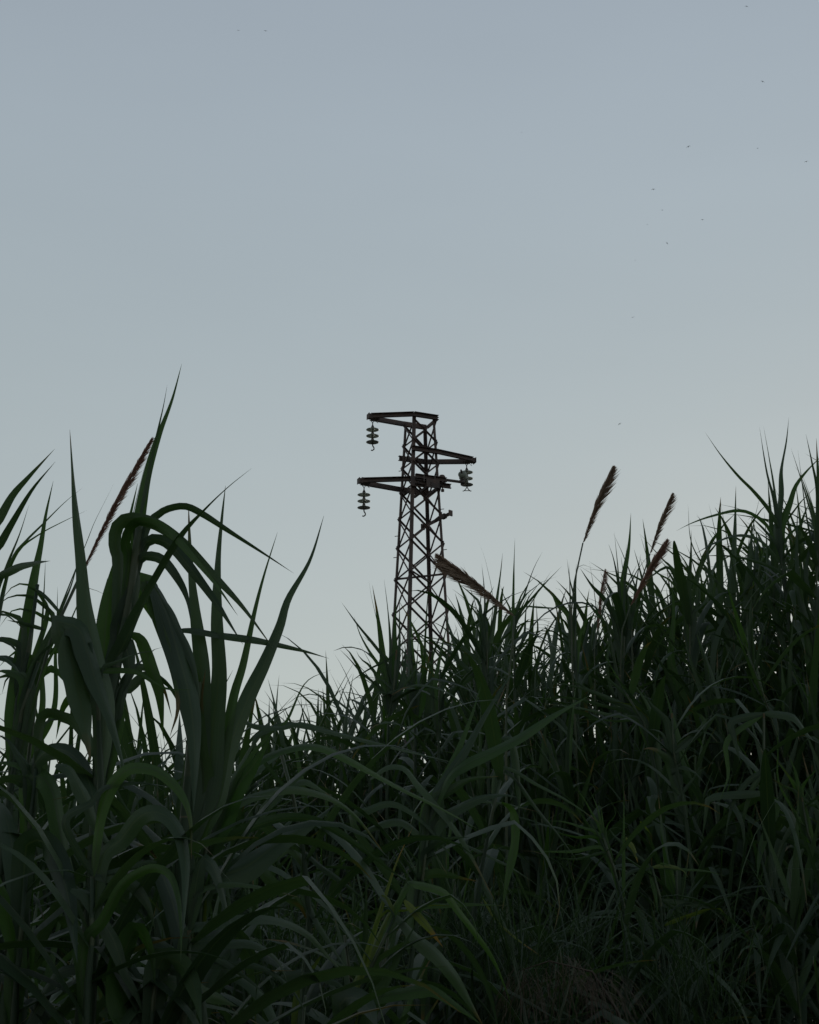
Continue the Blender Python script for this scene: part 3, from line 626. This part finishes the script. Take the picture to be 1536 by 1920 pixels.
LR('broad upright reed just left of the tallest fork', [(1120,1600),(1110,1200),(1110,950)], 7.2, [
  ([(1090,1100),(1100,850),(1115,600),(1120,350)], 60), ([(1170,1080),(1180,850),(1195,650),(1200,490)], 60), ([(1060,900),(1030,650),(985,440)], 16), ([(1130,900),(1080,640),(1045,440)], 16), ([(1210,950),(1240,750),(1285,600)], 40), ([(1010,900),(1050,760),(1060,640)], 30), ([(1130,950),(1000,800),(900,640),(880,440)], 14),
  ([(1260,900),(1275,700),(1262,480)], 26), ([(1060,1000),(960,860),(800,760),(640,590)], 16), ([(1210,800),(1200,600),(1240,400)], 14)], seed=53)
LR('reed with narrow upright spears between the crossed plumes and the tall fork', [(900,1600),(890,1250),(890,1000)], 7.0, [
  ([(880,1050),(885,850),(895,700),(896,570)], 46), ([(920,1000),(930,840),(960,700),(1000,640)], 20), ([(860,950),(800,830),(700,760),(640,590)], 18), ([(900,980),(830,860),(760,740),(740,720)], 40), ([(800,1250),(810,1000),(800,850),(780,780)], 50, 0, M_LEAF2), ([(850,900),(790,760),(700,800),(660,850)], 20), ([(940,900),(900,720),(870,640)], 12), ([(980,900),(960,750),(910,600)], 14)], seed=54)
LR('reed with a tuft of tall narrow spears left of the crossed plumes', [(560,1500),(560,1200),(565,1000)], 6.8, [
  ([(560,1050),(555,850),(585,650),(595,485)], 44, .1), ([(540,1000),(535,860),(510,720),(483,640)], 30), ([(545,960),(530,760),(512,580)], 16), ([(580,1000),(560,820),(545,700)], 34), ([(600,1000),(620,850),(645,690)], 24), ([(590,1020),(650,930),(700,830)], 20), ([(530,1050),(470,930),(400,850),(340,760)], 34), ([(500,1080),(400,960),(320,850)], 22), ([(520,1100),(480,900),(440,830)], 30), ([(560,950),(570,760),(572,640)], 22), ([(480,1300),(490,1100),(500,960)], 20)], seed=55)
LR('reed at the foot of the tall leaning plume with sparse thin blades', [(330,1500),(315,1200),(318,1000)], 6.6, [
  ([(310,1150),(315,950),(318,850),(322,740)], 36), ([(290,1100),(290,900),(285,730)], 26), ([(280,1000),(230,950),(190,870),(155,868)], 22), ([(340,1100),(400,1000),(470,1030)], 20), ([(260,960),(190,960),(60,950)][::-1], 10), ([(300,960),(400,950),(385,948)], 8), ([(330,760),(420,765)], 6), ([(310,900),(290,820),(275,710)], 12), ([(300,1000),(250,880),(215,860)], 12)], seed=56)
LR('thin-leaved reed right of the bent plume with two blades slanting right', [(20,1500),(10,1200),(5,1050)], 6.4, [
  ([(8,1100),(5,950),(8,800),(15,610)], 22), ([(20,1010),(60,900),(110,760),(155,675)], 14), ([(20,1030),(130,880),(250,750)], 20), ([(10,1060),(100,930),(200,770)], 8), ([(0,1000),(-40,900),(-60,840)], 24), ([(30,1060),(130,1020),(230,1010)], 12), ([(60,1100),(70,980),(90,860)], 16), ([(120,1100),(125,1000),(120,930)], 18)], seed=57)
G8 = 'leafy reeds inside the right-hand thicket'
def LT(label, stem, Y, leaves, reg='7', **k): return reed(label, reg, stem, Y, leaves, group=G8, r=.010, **k)
LT('reed in the thicket whose narrow leaves fan out to the left like a brush', [(760,700),(700,300),(640,100),(560,-20)], 5.6, [
  ([(660,130),(500,30),(330,-30),(130,-70)], 22), ([(640,130),(450,60),(250,20),(60,50)], 20), ([(620,110),(450,20),(300,-60),(180,-70)], 20), ([(650,140),(500,110),(320,70),(140,50)], 18), ([(680,140),(560,0),(440,-100),(330,-150)], 22), ([(700,150),(600,20),(520,-80),(450,-120)], 24), ([(640,150),(520,140),(400,130),(260,140)], 14), ([(600,60),(540,-60),(490,-140),(440,-250)], 18), ([(680,130),(600,60),(480,40)], 16, 0, M_YEL), ([(720,200),(680,60),(600,-60),(560,-120)], 40)], seed=61)
LT('small reed tuft with bright green blades fanned out above the dark hollow', [(560,1100),(500,850),(450,700)], 4.6, [
  ([(450,700),(400,600),(350,510),(300,460)], 18, 0, M_LEAF2), ([(455,690),(430,580),(390,480)], 26, 0, M_LEAF2), ([(460,690),(450,600),(430,540)], 22, 0, M_LEAF2), ([(440,710),(350,670),(250,640),(160,640)], 18), ([(440,730),(320,720),(200,690)], 18), ([(450,770),(300,790),(90,790)], 18, 0, M_LEAF2), ([(470,800),(320,830),(180,815)], 16), ([(560,700),(560,560),(560,430)], 18), ([(470,690),(520,600),(480,520)], 16), ([(420,690),(370,600),(340,560)], 14)], seed=62)
LT('reed in the thicket with pale folded leaves catching sky light', [(900,900),(850,500),(810,300),(800,100)], 5.4, [
  ([(800,380),(760,310),(700,275),(655,280)], 54, -.1), ([(810,380),(860,370),(920,400),(980,470)], 26), ([(780,260),(740,190),(680,180)], 40), ([(800,410),(840,410),(900,480),(960,580)], 40), ([(790,200),(770,130),(700,60),(650,-20)], 50), ([(890,230),(930,225),(960,280)], 36), ([(970,170),(1010,120),(1070,105)], 34), ([(830,540),(900,440),(1000,340)], 20), ([(660,640),(760,600),(860,620)], 24), ([(960,150),(880,80),(860,75)], 40)], seed=63)
LT('reed in the thicket with long pale leaves hanging straight down', [(1300,1000),(1280,600),(1260,300),(1260,100)], 5.2, [
  ([(1250,390),(1180,440),(1110,540),(1080,640),(1065,740)], 30), ([(1245,400),(1200,480),(1160,620),(1155,760)], 26), ([(1320,560),(1275,680),(1240,800),(1225,940)], 42, -.1), ([(1410,630),(1360,740),(1320,870),(1330,980)], 36, -.1), ([(1460,780),(1410,850),(1385,990),(1360,1150)], 40, -.1), ([(1100,140),(1110,220),(1130,300),(1145,350)], 40), ([(1380,110),(1430,140),(1490,220),(1560,260)], 46), ([(1080,230),(1075,330),(1080,420),(1030,560)], 32), ([(1536,810),(1500,900),(1500,1040)], 46), ([(1000,520),(970,600),(950,740)], 44), ([(1270,330),(1240,260),(1200,200)], 16), ([(1300,970),(1270,1200),(1350,1050)], 16)], seed=64)
LT('reed at right edge of the thicket with fresh green fan of blades', [(1560,1000),(1480,700),(1450,520)], 5.3, [
  ([(1440,520),(1400,440),(1350,370),(1310,320)], 34, 0, M_LEAF2), ([(1440,510),(1420,400),(1380,300)], 40, 0, M_LEAF2), ([(1430,510),(1350,460),(1290,420)], 26), ([(1450,500),(1480,430),(1536,370)], 26), ([(1340,460),(1330,300),(1330,120)], 14), ([(1450,520),(1500,560),(1536,540)], 20), ([(1470,1500),(1460,1300),(1490,1150),(1560,1080)], 28)], seed=65)
LT('low reed in the thicket with a bundle of leaves spilling downward', [(760,1400),(740,1000),(700,870)], 4.8, [
  ([(680,860),(700,920),(720,1020),(730,1100)], 26), ([(740,850),(790,880),(820,980)], 22, 0, M_LEAF2), ([(600,1090),(620,1080),(680,1200),(740,1340)], 44), ([(560,1200),(620,1230),(700,1330),(740,1400)], 34), ([(860,1120),(830,1200),(780,1340)], 20), ([(950,1060),(1000,1080),(1080,1160)], 26), ([(1000,1080),(1060,1100),(1085,1160)], 22, 0, M_YEL), ([(800,1080),(860,1050),(920,1050)], 22), ([(620,920),(550,1000),(520,1200)], 22), ([(600,890),(530,960),(440,1150),(430,1200)], 24), ([(560,690),(550,780),(560,870)], 20), ([(570,720),(610,780),(630,850)], 24, 0, M_YEL), ([(500,700),(520,670),(580,690)], 14), ([(770,860),(850,880),(880,920)], 22, 0, M_YEL), ([(850,880),(980,890),(1080,920)], 14), ([(640,640),(700,710)], 12, 0, M_YEL)], seed=66)

# ---------------------------------------------------------------- plumes
def plume_reed(label, reg, tip, base, stem, wpx, Y, m, hang, n=520, hair=1.0, dep=0, blades=()):
    """flower spike: core, close-set bristles pointing forward, longer hairs on the hanging side"""
    rnd = random.Random(int(tip[0]*3+tip[1]))
    path = stem_path(list(stem) + [base], Y, reg)
    t = thing('flowering_reed', label, 'plume', path[0], 'reeds in flower'); stem_geo(t, path, .008, .0035)
    s = REG[reg][0]; k = Y/F; wd = wpx*s*k*.84
    p0 = at(*px(reg, base), Y); p1 = at(*px(reg, tip), Y + dep); p1 = p0.lerp(p1, .95)
    mid = (p0+p1)/2 + Vector((hang[0], 0, hang[1]))*(-.02*(p1-p0).length)
    ax = crom([p0, mid, p1], 14); L = (p1-p0).length; o = t.location
    mb = MB(); mb.tube([p-o for p in ax], [max(.0010, wd*.15*(.10+.9*min(1, i/14/.6))*max(0, 1-max(0, (i/14-.65)/.35))) for i in range(15)], 8)
    pl = link('plume', mb.mesh('plume'), m, t)
    mb = MB(); hv = Vector((hang[0], 0, hang[1])).normalized()
    for i in range(n):
        u = rnd.random()**.9; j = u*14; a = int(min(13, j)); p = ax[a].lerp(ax[a+1], j-a); tg = (ax[a+1]-ax[a]).normalized()
        env = .12 + .88*min(1, u/.58)**.85*max(0, 1-max(0, (u-.62)/.38))**.55
        rv = Vector((rnd.gauss(0,1), rnd.gauss(0,1), rnd.gauss(0,1))); rv = (rv - tg*rv.dot(tg)).normalized()
        hg = rnd.random() < .45
        side = (rv*.55 + hv*(1.1 if hg else .15)).normalized()
        ln = wd*rnd.uniform(.9, 1.7)*(1.45*hair if hg else .95)*(env+.12) + .003; ln = min(ln, (1-u)*L*.75 + .012)
        sp = rnd.uniform(.2, .6) if hg else rnd.uniform(.06, .3)
        q1 = p + tg*ln*.6 + side*ln*sp*.6; q2 = p + tg*ln*1.25 + side*ln*sp + hv*(ln*.05)
        w_ = side.cross(tg).normalized()*(wd*.028 + .0004); w2 = side*(wd*.022 + .0003)
        b = len(mb.v); mb.v += [p - w_ - o, p + w_ - o, q1 + w_*.8 - o, q1 - w_*.8 - o, q2 - o, q1 + w2 - o, q1 - w2 - o]
        mb.uv += [(0, 0)]*7; mb.f += [[b, b+1, b+2, b+3], [b+3, b+2, b+4], [b, b+5, b+4], [b, b+4, b+6]]
    br = link('bristles', mb.mesh('bristles', False), m, pl); br['kind'] = 'stuff'
    for bl in blades: trace_leaf(t, reg, bl[0], bl[1], Y, M_LEAF, rnd, bl[2] if len(bl) > 2 else 0, stem=path)
    return t
plume_reed('long narrow dark red flower plume slanting right, among the large left reeds', '3', (718, 375), (375, 1035), [(180,1500),(250,1310),(315,1160)], 31, 2.95, M_PLUMR, (.7, -.5), n=1500)
plume_reed('tall brown feathery plume standing clear of the reeds, highest on the right', '6', (512, 238), (355, 635), [(300,1200),(308,900),(325,730)], 44, 6.5, M_PLUME, (.8, -.5), n=900)
plume_reed('upright brown plume above another reddish plume, tip leaning right', '6', (805, 378), (690, 690), [(600,1100),(640,850),(665,770)], 34, 7.0, M_PLUME, (.8, -.4), n=700)
plume_reed('reddish plume crossing just below the upright brown plume', '6', (780, 606), (592, 950), [(540,1250),(570,1050)], 40, 6.7, M_PLUMR, (.8, -.5), n=800)
plume_reed('short faint plume half hidden between the reeds on the right', '6', (467, 758), (425, 1080), [(415,1300),(420,1180)], 30, 7.2, M_PLUMR, (.6, -.5), n=500)
plume_reed('thick brown plume bent over to the left beside the pylon legs', '2', (955, 195), (1780, 850), [(1700,1600),(1790,1150),(1810,960)], 105, 5.4, M_PLUME, (-.35, -.9), n=1000, hair=1.3, dep=-.1)

# weeping brown grass head low on the right
rnd = random.Random(77); c = at(1040, 1815, 3.9)
t = thing('drooping_grass_head', 'brown drooping grass head hanging low beside the dark hollow', 'grass', Vector((c.x, c.y, 0)), None)
mb = MB(); o = t.location; top = at(1150, 1850, 4.0)
mb.tube([Vector((top.x+.1, top.y, 0))-o, at(1160, 1900, 4.0)-o, at(1110, 1822, 3.95)-o, at(1030, 1802, 3.9)-o, at(975, 1820, 3.9)-o], [.006, .005, .003, .002, .001], 6); link('stem', mb.mesh('stem'), M_BROWN, t)
mb = MB()
for i in range(170):
    u = rnd.random(); x = 960 + 190*u; y = 1812 + 14*math.sin(u*9) + 30*(u-.45)**2 + rnd.uniform(-14, 30); p = at(x, y, 3.9 + rnd.uniform(-.07, .07))
    dx = rnd.uniform(-.06, .07) + (u-.4)*.06; ln = rnd.uniform(.06, .16)
    pts = crom([p, p + Vector((dx*.6, rnd.uniform(-.02, .02), -.25*ln)), p + Vector((dx*1.2, rnd.uniform(-.03, .03), -ln))], 5)
    wv = Vector((.0006, .0004, 0)); b = len(mb.v)
    for q in pts: mb.v += [q - wv - o, q + wv - o]; mb.uv += [(0, 0)]*2
    for k in range(5): mb.f.append([b+2*k, b+2*k+1, b+2*k+3, b+2*k+2])
x = link('bristles', mb.mesh('bristles'), M_BROWN, t); x['kind'] = 'stuff'

# ---------------------------------------------------------------- the reed bed: plants copied from a few grown ones
def grow(rnd, Hs, zmin):
    """returns stem mesh and a list of (mesh, location, euler, scale) of one plant"""
    lean = Vector((rnd.uniform(-.24, .24), rnd.uniform(-.16, .16), 1)); n = 9
    pts = [Vector((lean.x*z*(z/Hs), lean.y*z*(z/Hs), z)) for z in [Hs*.86*i/n for i in range(n+1)]]
    mb = MB(); mb.tube(pts, [.0105 - .007*i/n for i in range(n+1)], 5); st = mb.mesh('stem'); st.materials.append(M_STEM)
    def on(z):
        k = z/Hs; return Vector((lean.x*z*k, lean.y*z*k, z))
    lv = []; z = zmin; az = rnd.uniform(0, 6.28)
    while z < Hs*.80:
        me = rnd.choice(LEAVES)
        if z < Hs*.5 and rnd.random() < .4: me = rnd.choice(HANGS + HANGD)
        lv.append((me, on(z), (0, 0, az + rnd.uniform(-.5, .5)), rnd.uniform(.8, 1.15)*(1 if z < Hs*.65 else .85))); az += PI + rnd.uniform(-.4, .4); z += rnd.uniform(.055, .10)
    for k in range(rnd.randint(6, 9)):
        sp = rnd.choice(SPEARS if rnd.random() < .8 else FRESH); s = rnd.uniform(.7, 1.1)
        zz = Hs - .62*s*rnd.uniform(.85, 1.35); zz = min(zz, Hs*.86)
        wd_ = .12 if k < 3 else .55
        lv.append((sp, on(zz), (rnd.uniform(-wd_, wd_), rnd.uniform(-wd_, wd_), k*2.4), s*(1 if k < 3 else .85)))
    return st, lv
BR = random.Random(91)
PROTO = {}
for hgt in (1.9, 2.3, 2.8, 3.3, 3.8, 4.3):
    PROTO[hgt] = [grow(BR, hgt, max(.9, hgt*.36)) for _ in range(4)]
MARKS = {'r': [(960, 'near the bent brown plume'), (1060, 'left of the tall leaning plume'), (1130, 'just right of the tall leaning plume'), (1230, 'around the crossed plumes'), (1340, 'just right of the crossed plumes'), (1440, 'left of the tallest forked reed'), (1500, 'below the tallest forked reed'), (9999, 'at the right border')],
 'm': [(600, 'in the dip where the skyline is lowest'), (700, 'left of the pylon foot'), (780, 'below the left pylon legs'), (850, 'below the right pylon legs'), (9999, 'right of the pylon foot')],
 'l': [(100, 'at the left border'), (220, 'behind the very broad spear blade'), (340, 'behind the folded over blade'), (9999, 'beside the thick bundle of blades')]}
def where(x, g):
    k = 'r' if 'right-hand' in g else ('l' if 'left' in g else 'm')
    return next(t for lim, t in MARKS[k] if x < lim)
def place(pxx, Y, py, label, group):
    label = label + ', ' + where(pxx, group)
    p = at(pxx, py, Y); gz = ground_z(p.x, Y); need = p.z - gz
    hk = min(PROTO, key=lambda h: abs(h-need)); s = need/hk
    if s > 1.25 or s < .55: s = max(.55, min(1.25, s))
    st, lv = BR.choice(PROTO[hk])
    t = thing('reed', label, 'reed', (p.x, Y, gz), group, BR.uniform(0, 6.28)); t.scale = (s, s, s)
    link('stem', st, None, t)
    for me, loc, rot, sc in lv:
        o = link('leaf', me, None, t); o.location = loc; o.rotation_euler = rot; o.scale = (sc, sc, sc)
    return t
def zone(n, x0, x1, y0, y1, d0, d1, label, group, rel=True):
    for i in range(n):
        x = x0 + (x1-x0)*(i + BR.random())/n; Y = BR.uniform(y0, y1)
        py = (skyline(x) if rel else 0) + BR.uniform(d0, d1); place(x, Y, py, label, group)
zone(52, 900, 1640, 7.2, 9.5, -10, 110, 'back row reed of the right-hand thicket', 'back row of the right-hand thicket')
zone(52, 860, 1640, 6.0, 7.4, 110, 330, 'leafy dark reed midway down the right-hand thicket', 'middle of the right-hand thicket')
zone(22, 920, 1640, 5.0, 5.9, 330, 640, 'low reed at the foot of the right-hand thicket', 'foot of the right-hand thicket')
zone(36, 470, 900, 7.2, 9.0, -20, 90, 'dark reed in the low middle skyline', 'low middle skyline reeds')
zone(20, 480, 930, 5.0, 6.5, 120, 380, 'shaded leafy reed lower in the bed', 'middle reeds below the pylon')
zone(16, -80, 480, 6.5, 8.5, -30, 70, 'small distant dark reed', 'distant reeds behind the left clump')
zone(20, -60, 500, 3.9, 4.8, 60, 350, 'shaded reed under the sky gaps', 'shaded reeds behind the left clump')
zone(22, 380, 900, 3.4, 4.6, 190, 560, 'low shaded reed near the bottom edge', 'low reeds at the bottom middle')
zone(22, -60, 420, 3.3, 4.2, 130, 440, 'low shaded reed in the bottom left corner', 'low reeds at the bottom left')

# ---------------------------------------------------------------- uncountable growth: undergrowth, dead leaves, fine grass
UG = random.Random(17)
def blades(mb, n, fx, fy, fz, L0, L1, w0, w1, a0, a1):
    for i in range(n):
        x, y = fx(), fy(); p = Vector((x, y, ground_z(x, y) + fz())); L = UG.uniform(L0, L1); az = UG.uniform(0, 6.28); th = R(UG.uniform(a0, a1)); th2 = th + R(UG.uniform(20, 90))
        pts = [p]; m = 5
        for k in range(m):
            a = th + (th2-th)*(k/m)**1.3; pts.append(pts[-1] + Vector((math.sin(a)*math.cos(az), math.sin(a)*math.sin(az), math.cos(a)))*(L/m))
        sv = Vector((-math.sin(az), math.cos(az), 0)); sv = Quaternion(Vector((0, 0, 1)), UG.uniform(-.6, .6)) @ sv
        ribbon(mb, pts, [sv]*(m+1), UG.uniform(w0, w1), PROF, .15, 2)
mb = MB(); blades(mb, 5200, lambda: UG.uniform(-2.6, 3.6), lambda: UG.uniform(4.6, 9.6), lambda: UG.uniform(.0, 1.7), .35, .85, .008, .022, 5, 70)
mt = MB()
def thicket(n, x0, x1, y0, y1, off, low, pw):
    for i in range(n):
        X = UG.uniform(x0, x1); Y = UG.uniform(y0, y1); top = skyline(X) + off; py = top + (low-top)*UG.random()**pw; p = at(X, py, Y)
        L = UG.uniform(.45, .85); az = UG.uniform(0, 6.28); th = R(abs(UG.gauss(0, 38))); th2 = th + R(UG.uniform(10, 110)); pts = [p]
        for k in range(6):
            a = th + (th2-th)*(k/6)**1.3; pts.append(pts[-1] + Vector((math.sin(a)*math.cos(az), math.sin(a)*math.sin(az), math.cos(a)))*(L/6))
        sv = Quaternion(Vector((0, 0, 1)), UG.uniform(-.9, .9)) @ Vector((-math.sin(az), math.cos(az), 0))
        ribbon(mt, pts, [sv]*7, UG.uniform(.026, .046), PROF, .15, 2)
thicket(4600, 860, 1900, 7.6, 11.0, 80, 1950, .9)
thicket(2600, 860, 1900, 6.6, 9.0, 270, 1950, .9)
thicket(1800, 430, 900, 7.6, 11.0, 100, 1950, .8)
thicket(2400, -350, 450, 5.2, 10.0, 110, 1950, .8)
x = link('reed_thicket', mt.mesh('reed_thicket'), M_LEAFB)
x['kind'] = 'stuff'; x['label'] = 'dense mass of dark reed leaves filling the back of the bed'; x['category'] = 'reed thicket'
x = link('undergrowth', mb.mesh('undergrowth'), M_LEAFB)
x['kind'] = 'stuff'; x['label'] = 'dark tangled undergrowth filling the depth of the reed bed'; x['category'] = 'undergrowth'
mb = MB()
for cx, cpy, Y, n in ((960, 1760, 4.3, 260), (1060, 1740, 4.6, 200), (880, 1730, 4.4, 160), (560, 1750, 4.0, 200), (1290, 1790, 4.6, 180)):
    c = at(cx, cpy, Y)
    blades(mb, n, lambda: c.x + UG.gauss(0, .09), lambda: c.y + UG.gauss(0, .1), lambda: c.z - ground_z(c.x, c.y) - UG.uniform(.05, .3), .2, .45, .002, .006, 2, 60)
x = link('fine_grass', mb.mesh('fine_grass'), M_LEAFB)
x['kind'] = 'stuff'; x['label'] = 'fine thin grass tufts showing pale in the lower middle'; x['category'] = 'grass'

# ---------------------------------------------------------------- birds
BL = [(1430,153,.9,'bird highest of the flock at upper right, wings tilted'),(1291,275,-.6,'bird left of a pair level with each other, upper right'),(1421,278,-.6,'bird right of a pair level with each other, upper right'),
 (1512,303,0,'bird nearest the right border of the sky'),(1225,355,.4,'bird gliding above the loose middle group on the right'),(1242,394,-.5,'bird just under the gliding one in the middle group'),
 (1317,412,.2,'bird apart to the right of the middle group'),(1251,456,.8,'bird diving at the bottom of the middle group'),(1191,488,0,'tiny round-looking bird left below the middle group'),
 (1187,595,-.4,'lone bird in the middle of the right sky'),(1162,795,-.4,'lowest lone bird right of the pylon top'),(447,57,.1,'left bird of two near the top edge'),(498,58,.1,'right bird of two near the top edge'),
 (1214,421,0,'pale blurred bird left of the middle group'),(1400,12,.1,'bird touching the top edge of the sky at right'),(978,248,.2,'faint tiny bird high above the pylon')]
bm = MB(); 
bm.tube([Vector((0, -.09, 0)), Vector((0, -.06, .003)), Vector((0, 0, 0)), Vector((0, .07, 0)), Vector((0, .13, .004))], [.004, .016, .020, .010, .002], 8)
def wing(s):
    pts = [(0, 0), (.06, .03), (.13, .025), (.19, .0)]; b = len(bm.v)
    for i, (x_, z_) in enumerate(pts):
        ch = (.055, .05, .035, .006)[i]; sw = (0, -.005, .015, .06)[i]
        for yy, th in ((sw-ch/2, 0), (sw, .004*(1-i/4)), (sw+ch/2, 0), (sw, -.003*(1-i/4))): bm.v.append(Vector((s*x_, yy, z_+th))); bm.uv.append((0, 0))
    for i in range(3):
        for k in range(4): k2 = (k+1) % 4; bm.f.append([b+i*4+k, b+i*4+k2, b+i*4+4+k2, b+i*4+4+k])
wing(1); wing(-1); bme = bm.mesh('bird'); bme.materials.append(M_BIRD); BRD = random.Random(4)
for x_, y_, roll, lab in BL:
    o = link('bird', bme); Y = BRD.uniform(75, 120) if 'tiny' not in lab and 'pale' not in lab else 190
    o.location = at(x_, y_, Y); o.rotation_euler = (BRD.uniform(-.2, .2), roll*.6, BRD.uniform(-1, 1)); o['label'] = lab; o['category'] = 'bird'; o['group'] = 'birds in the sky'; o.scale = (.85, .85, .85)
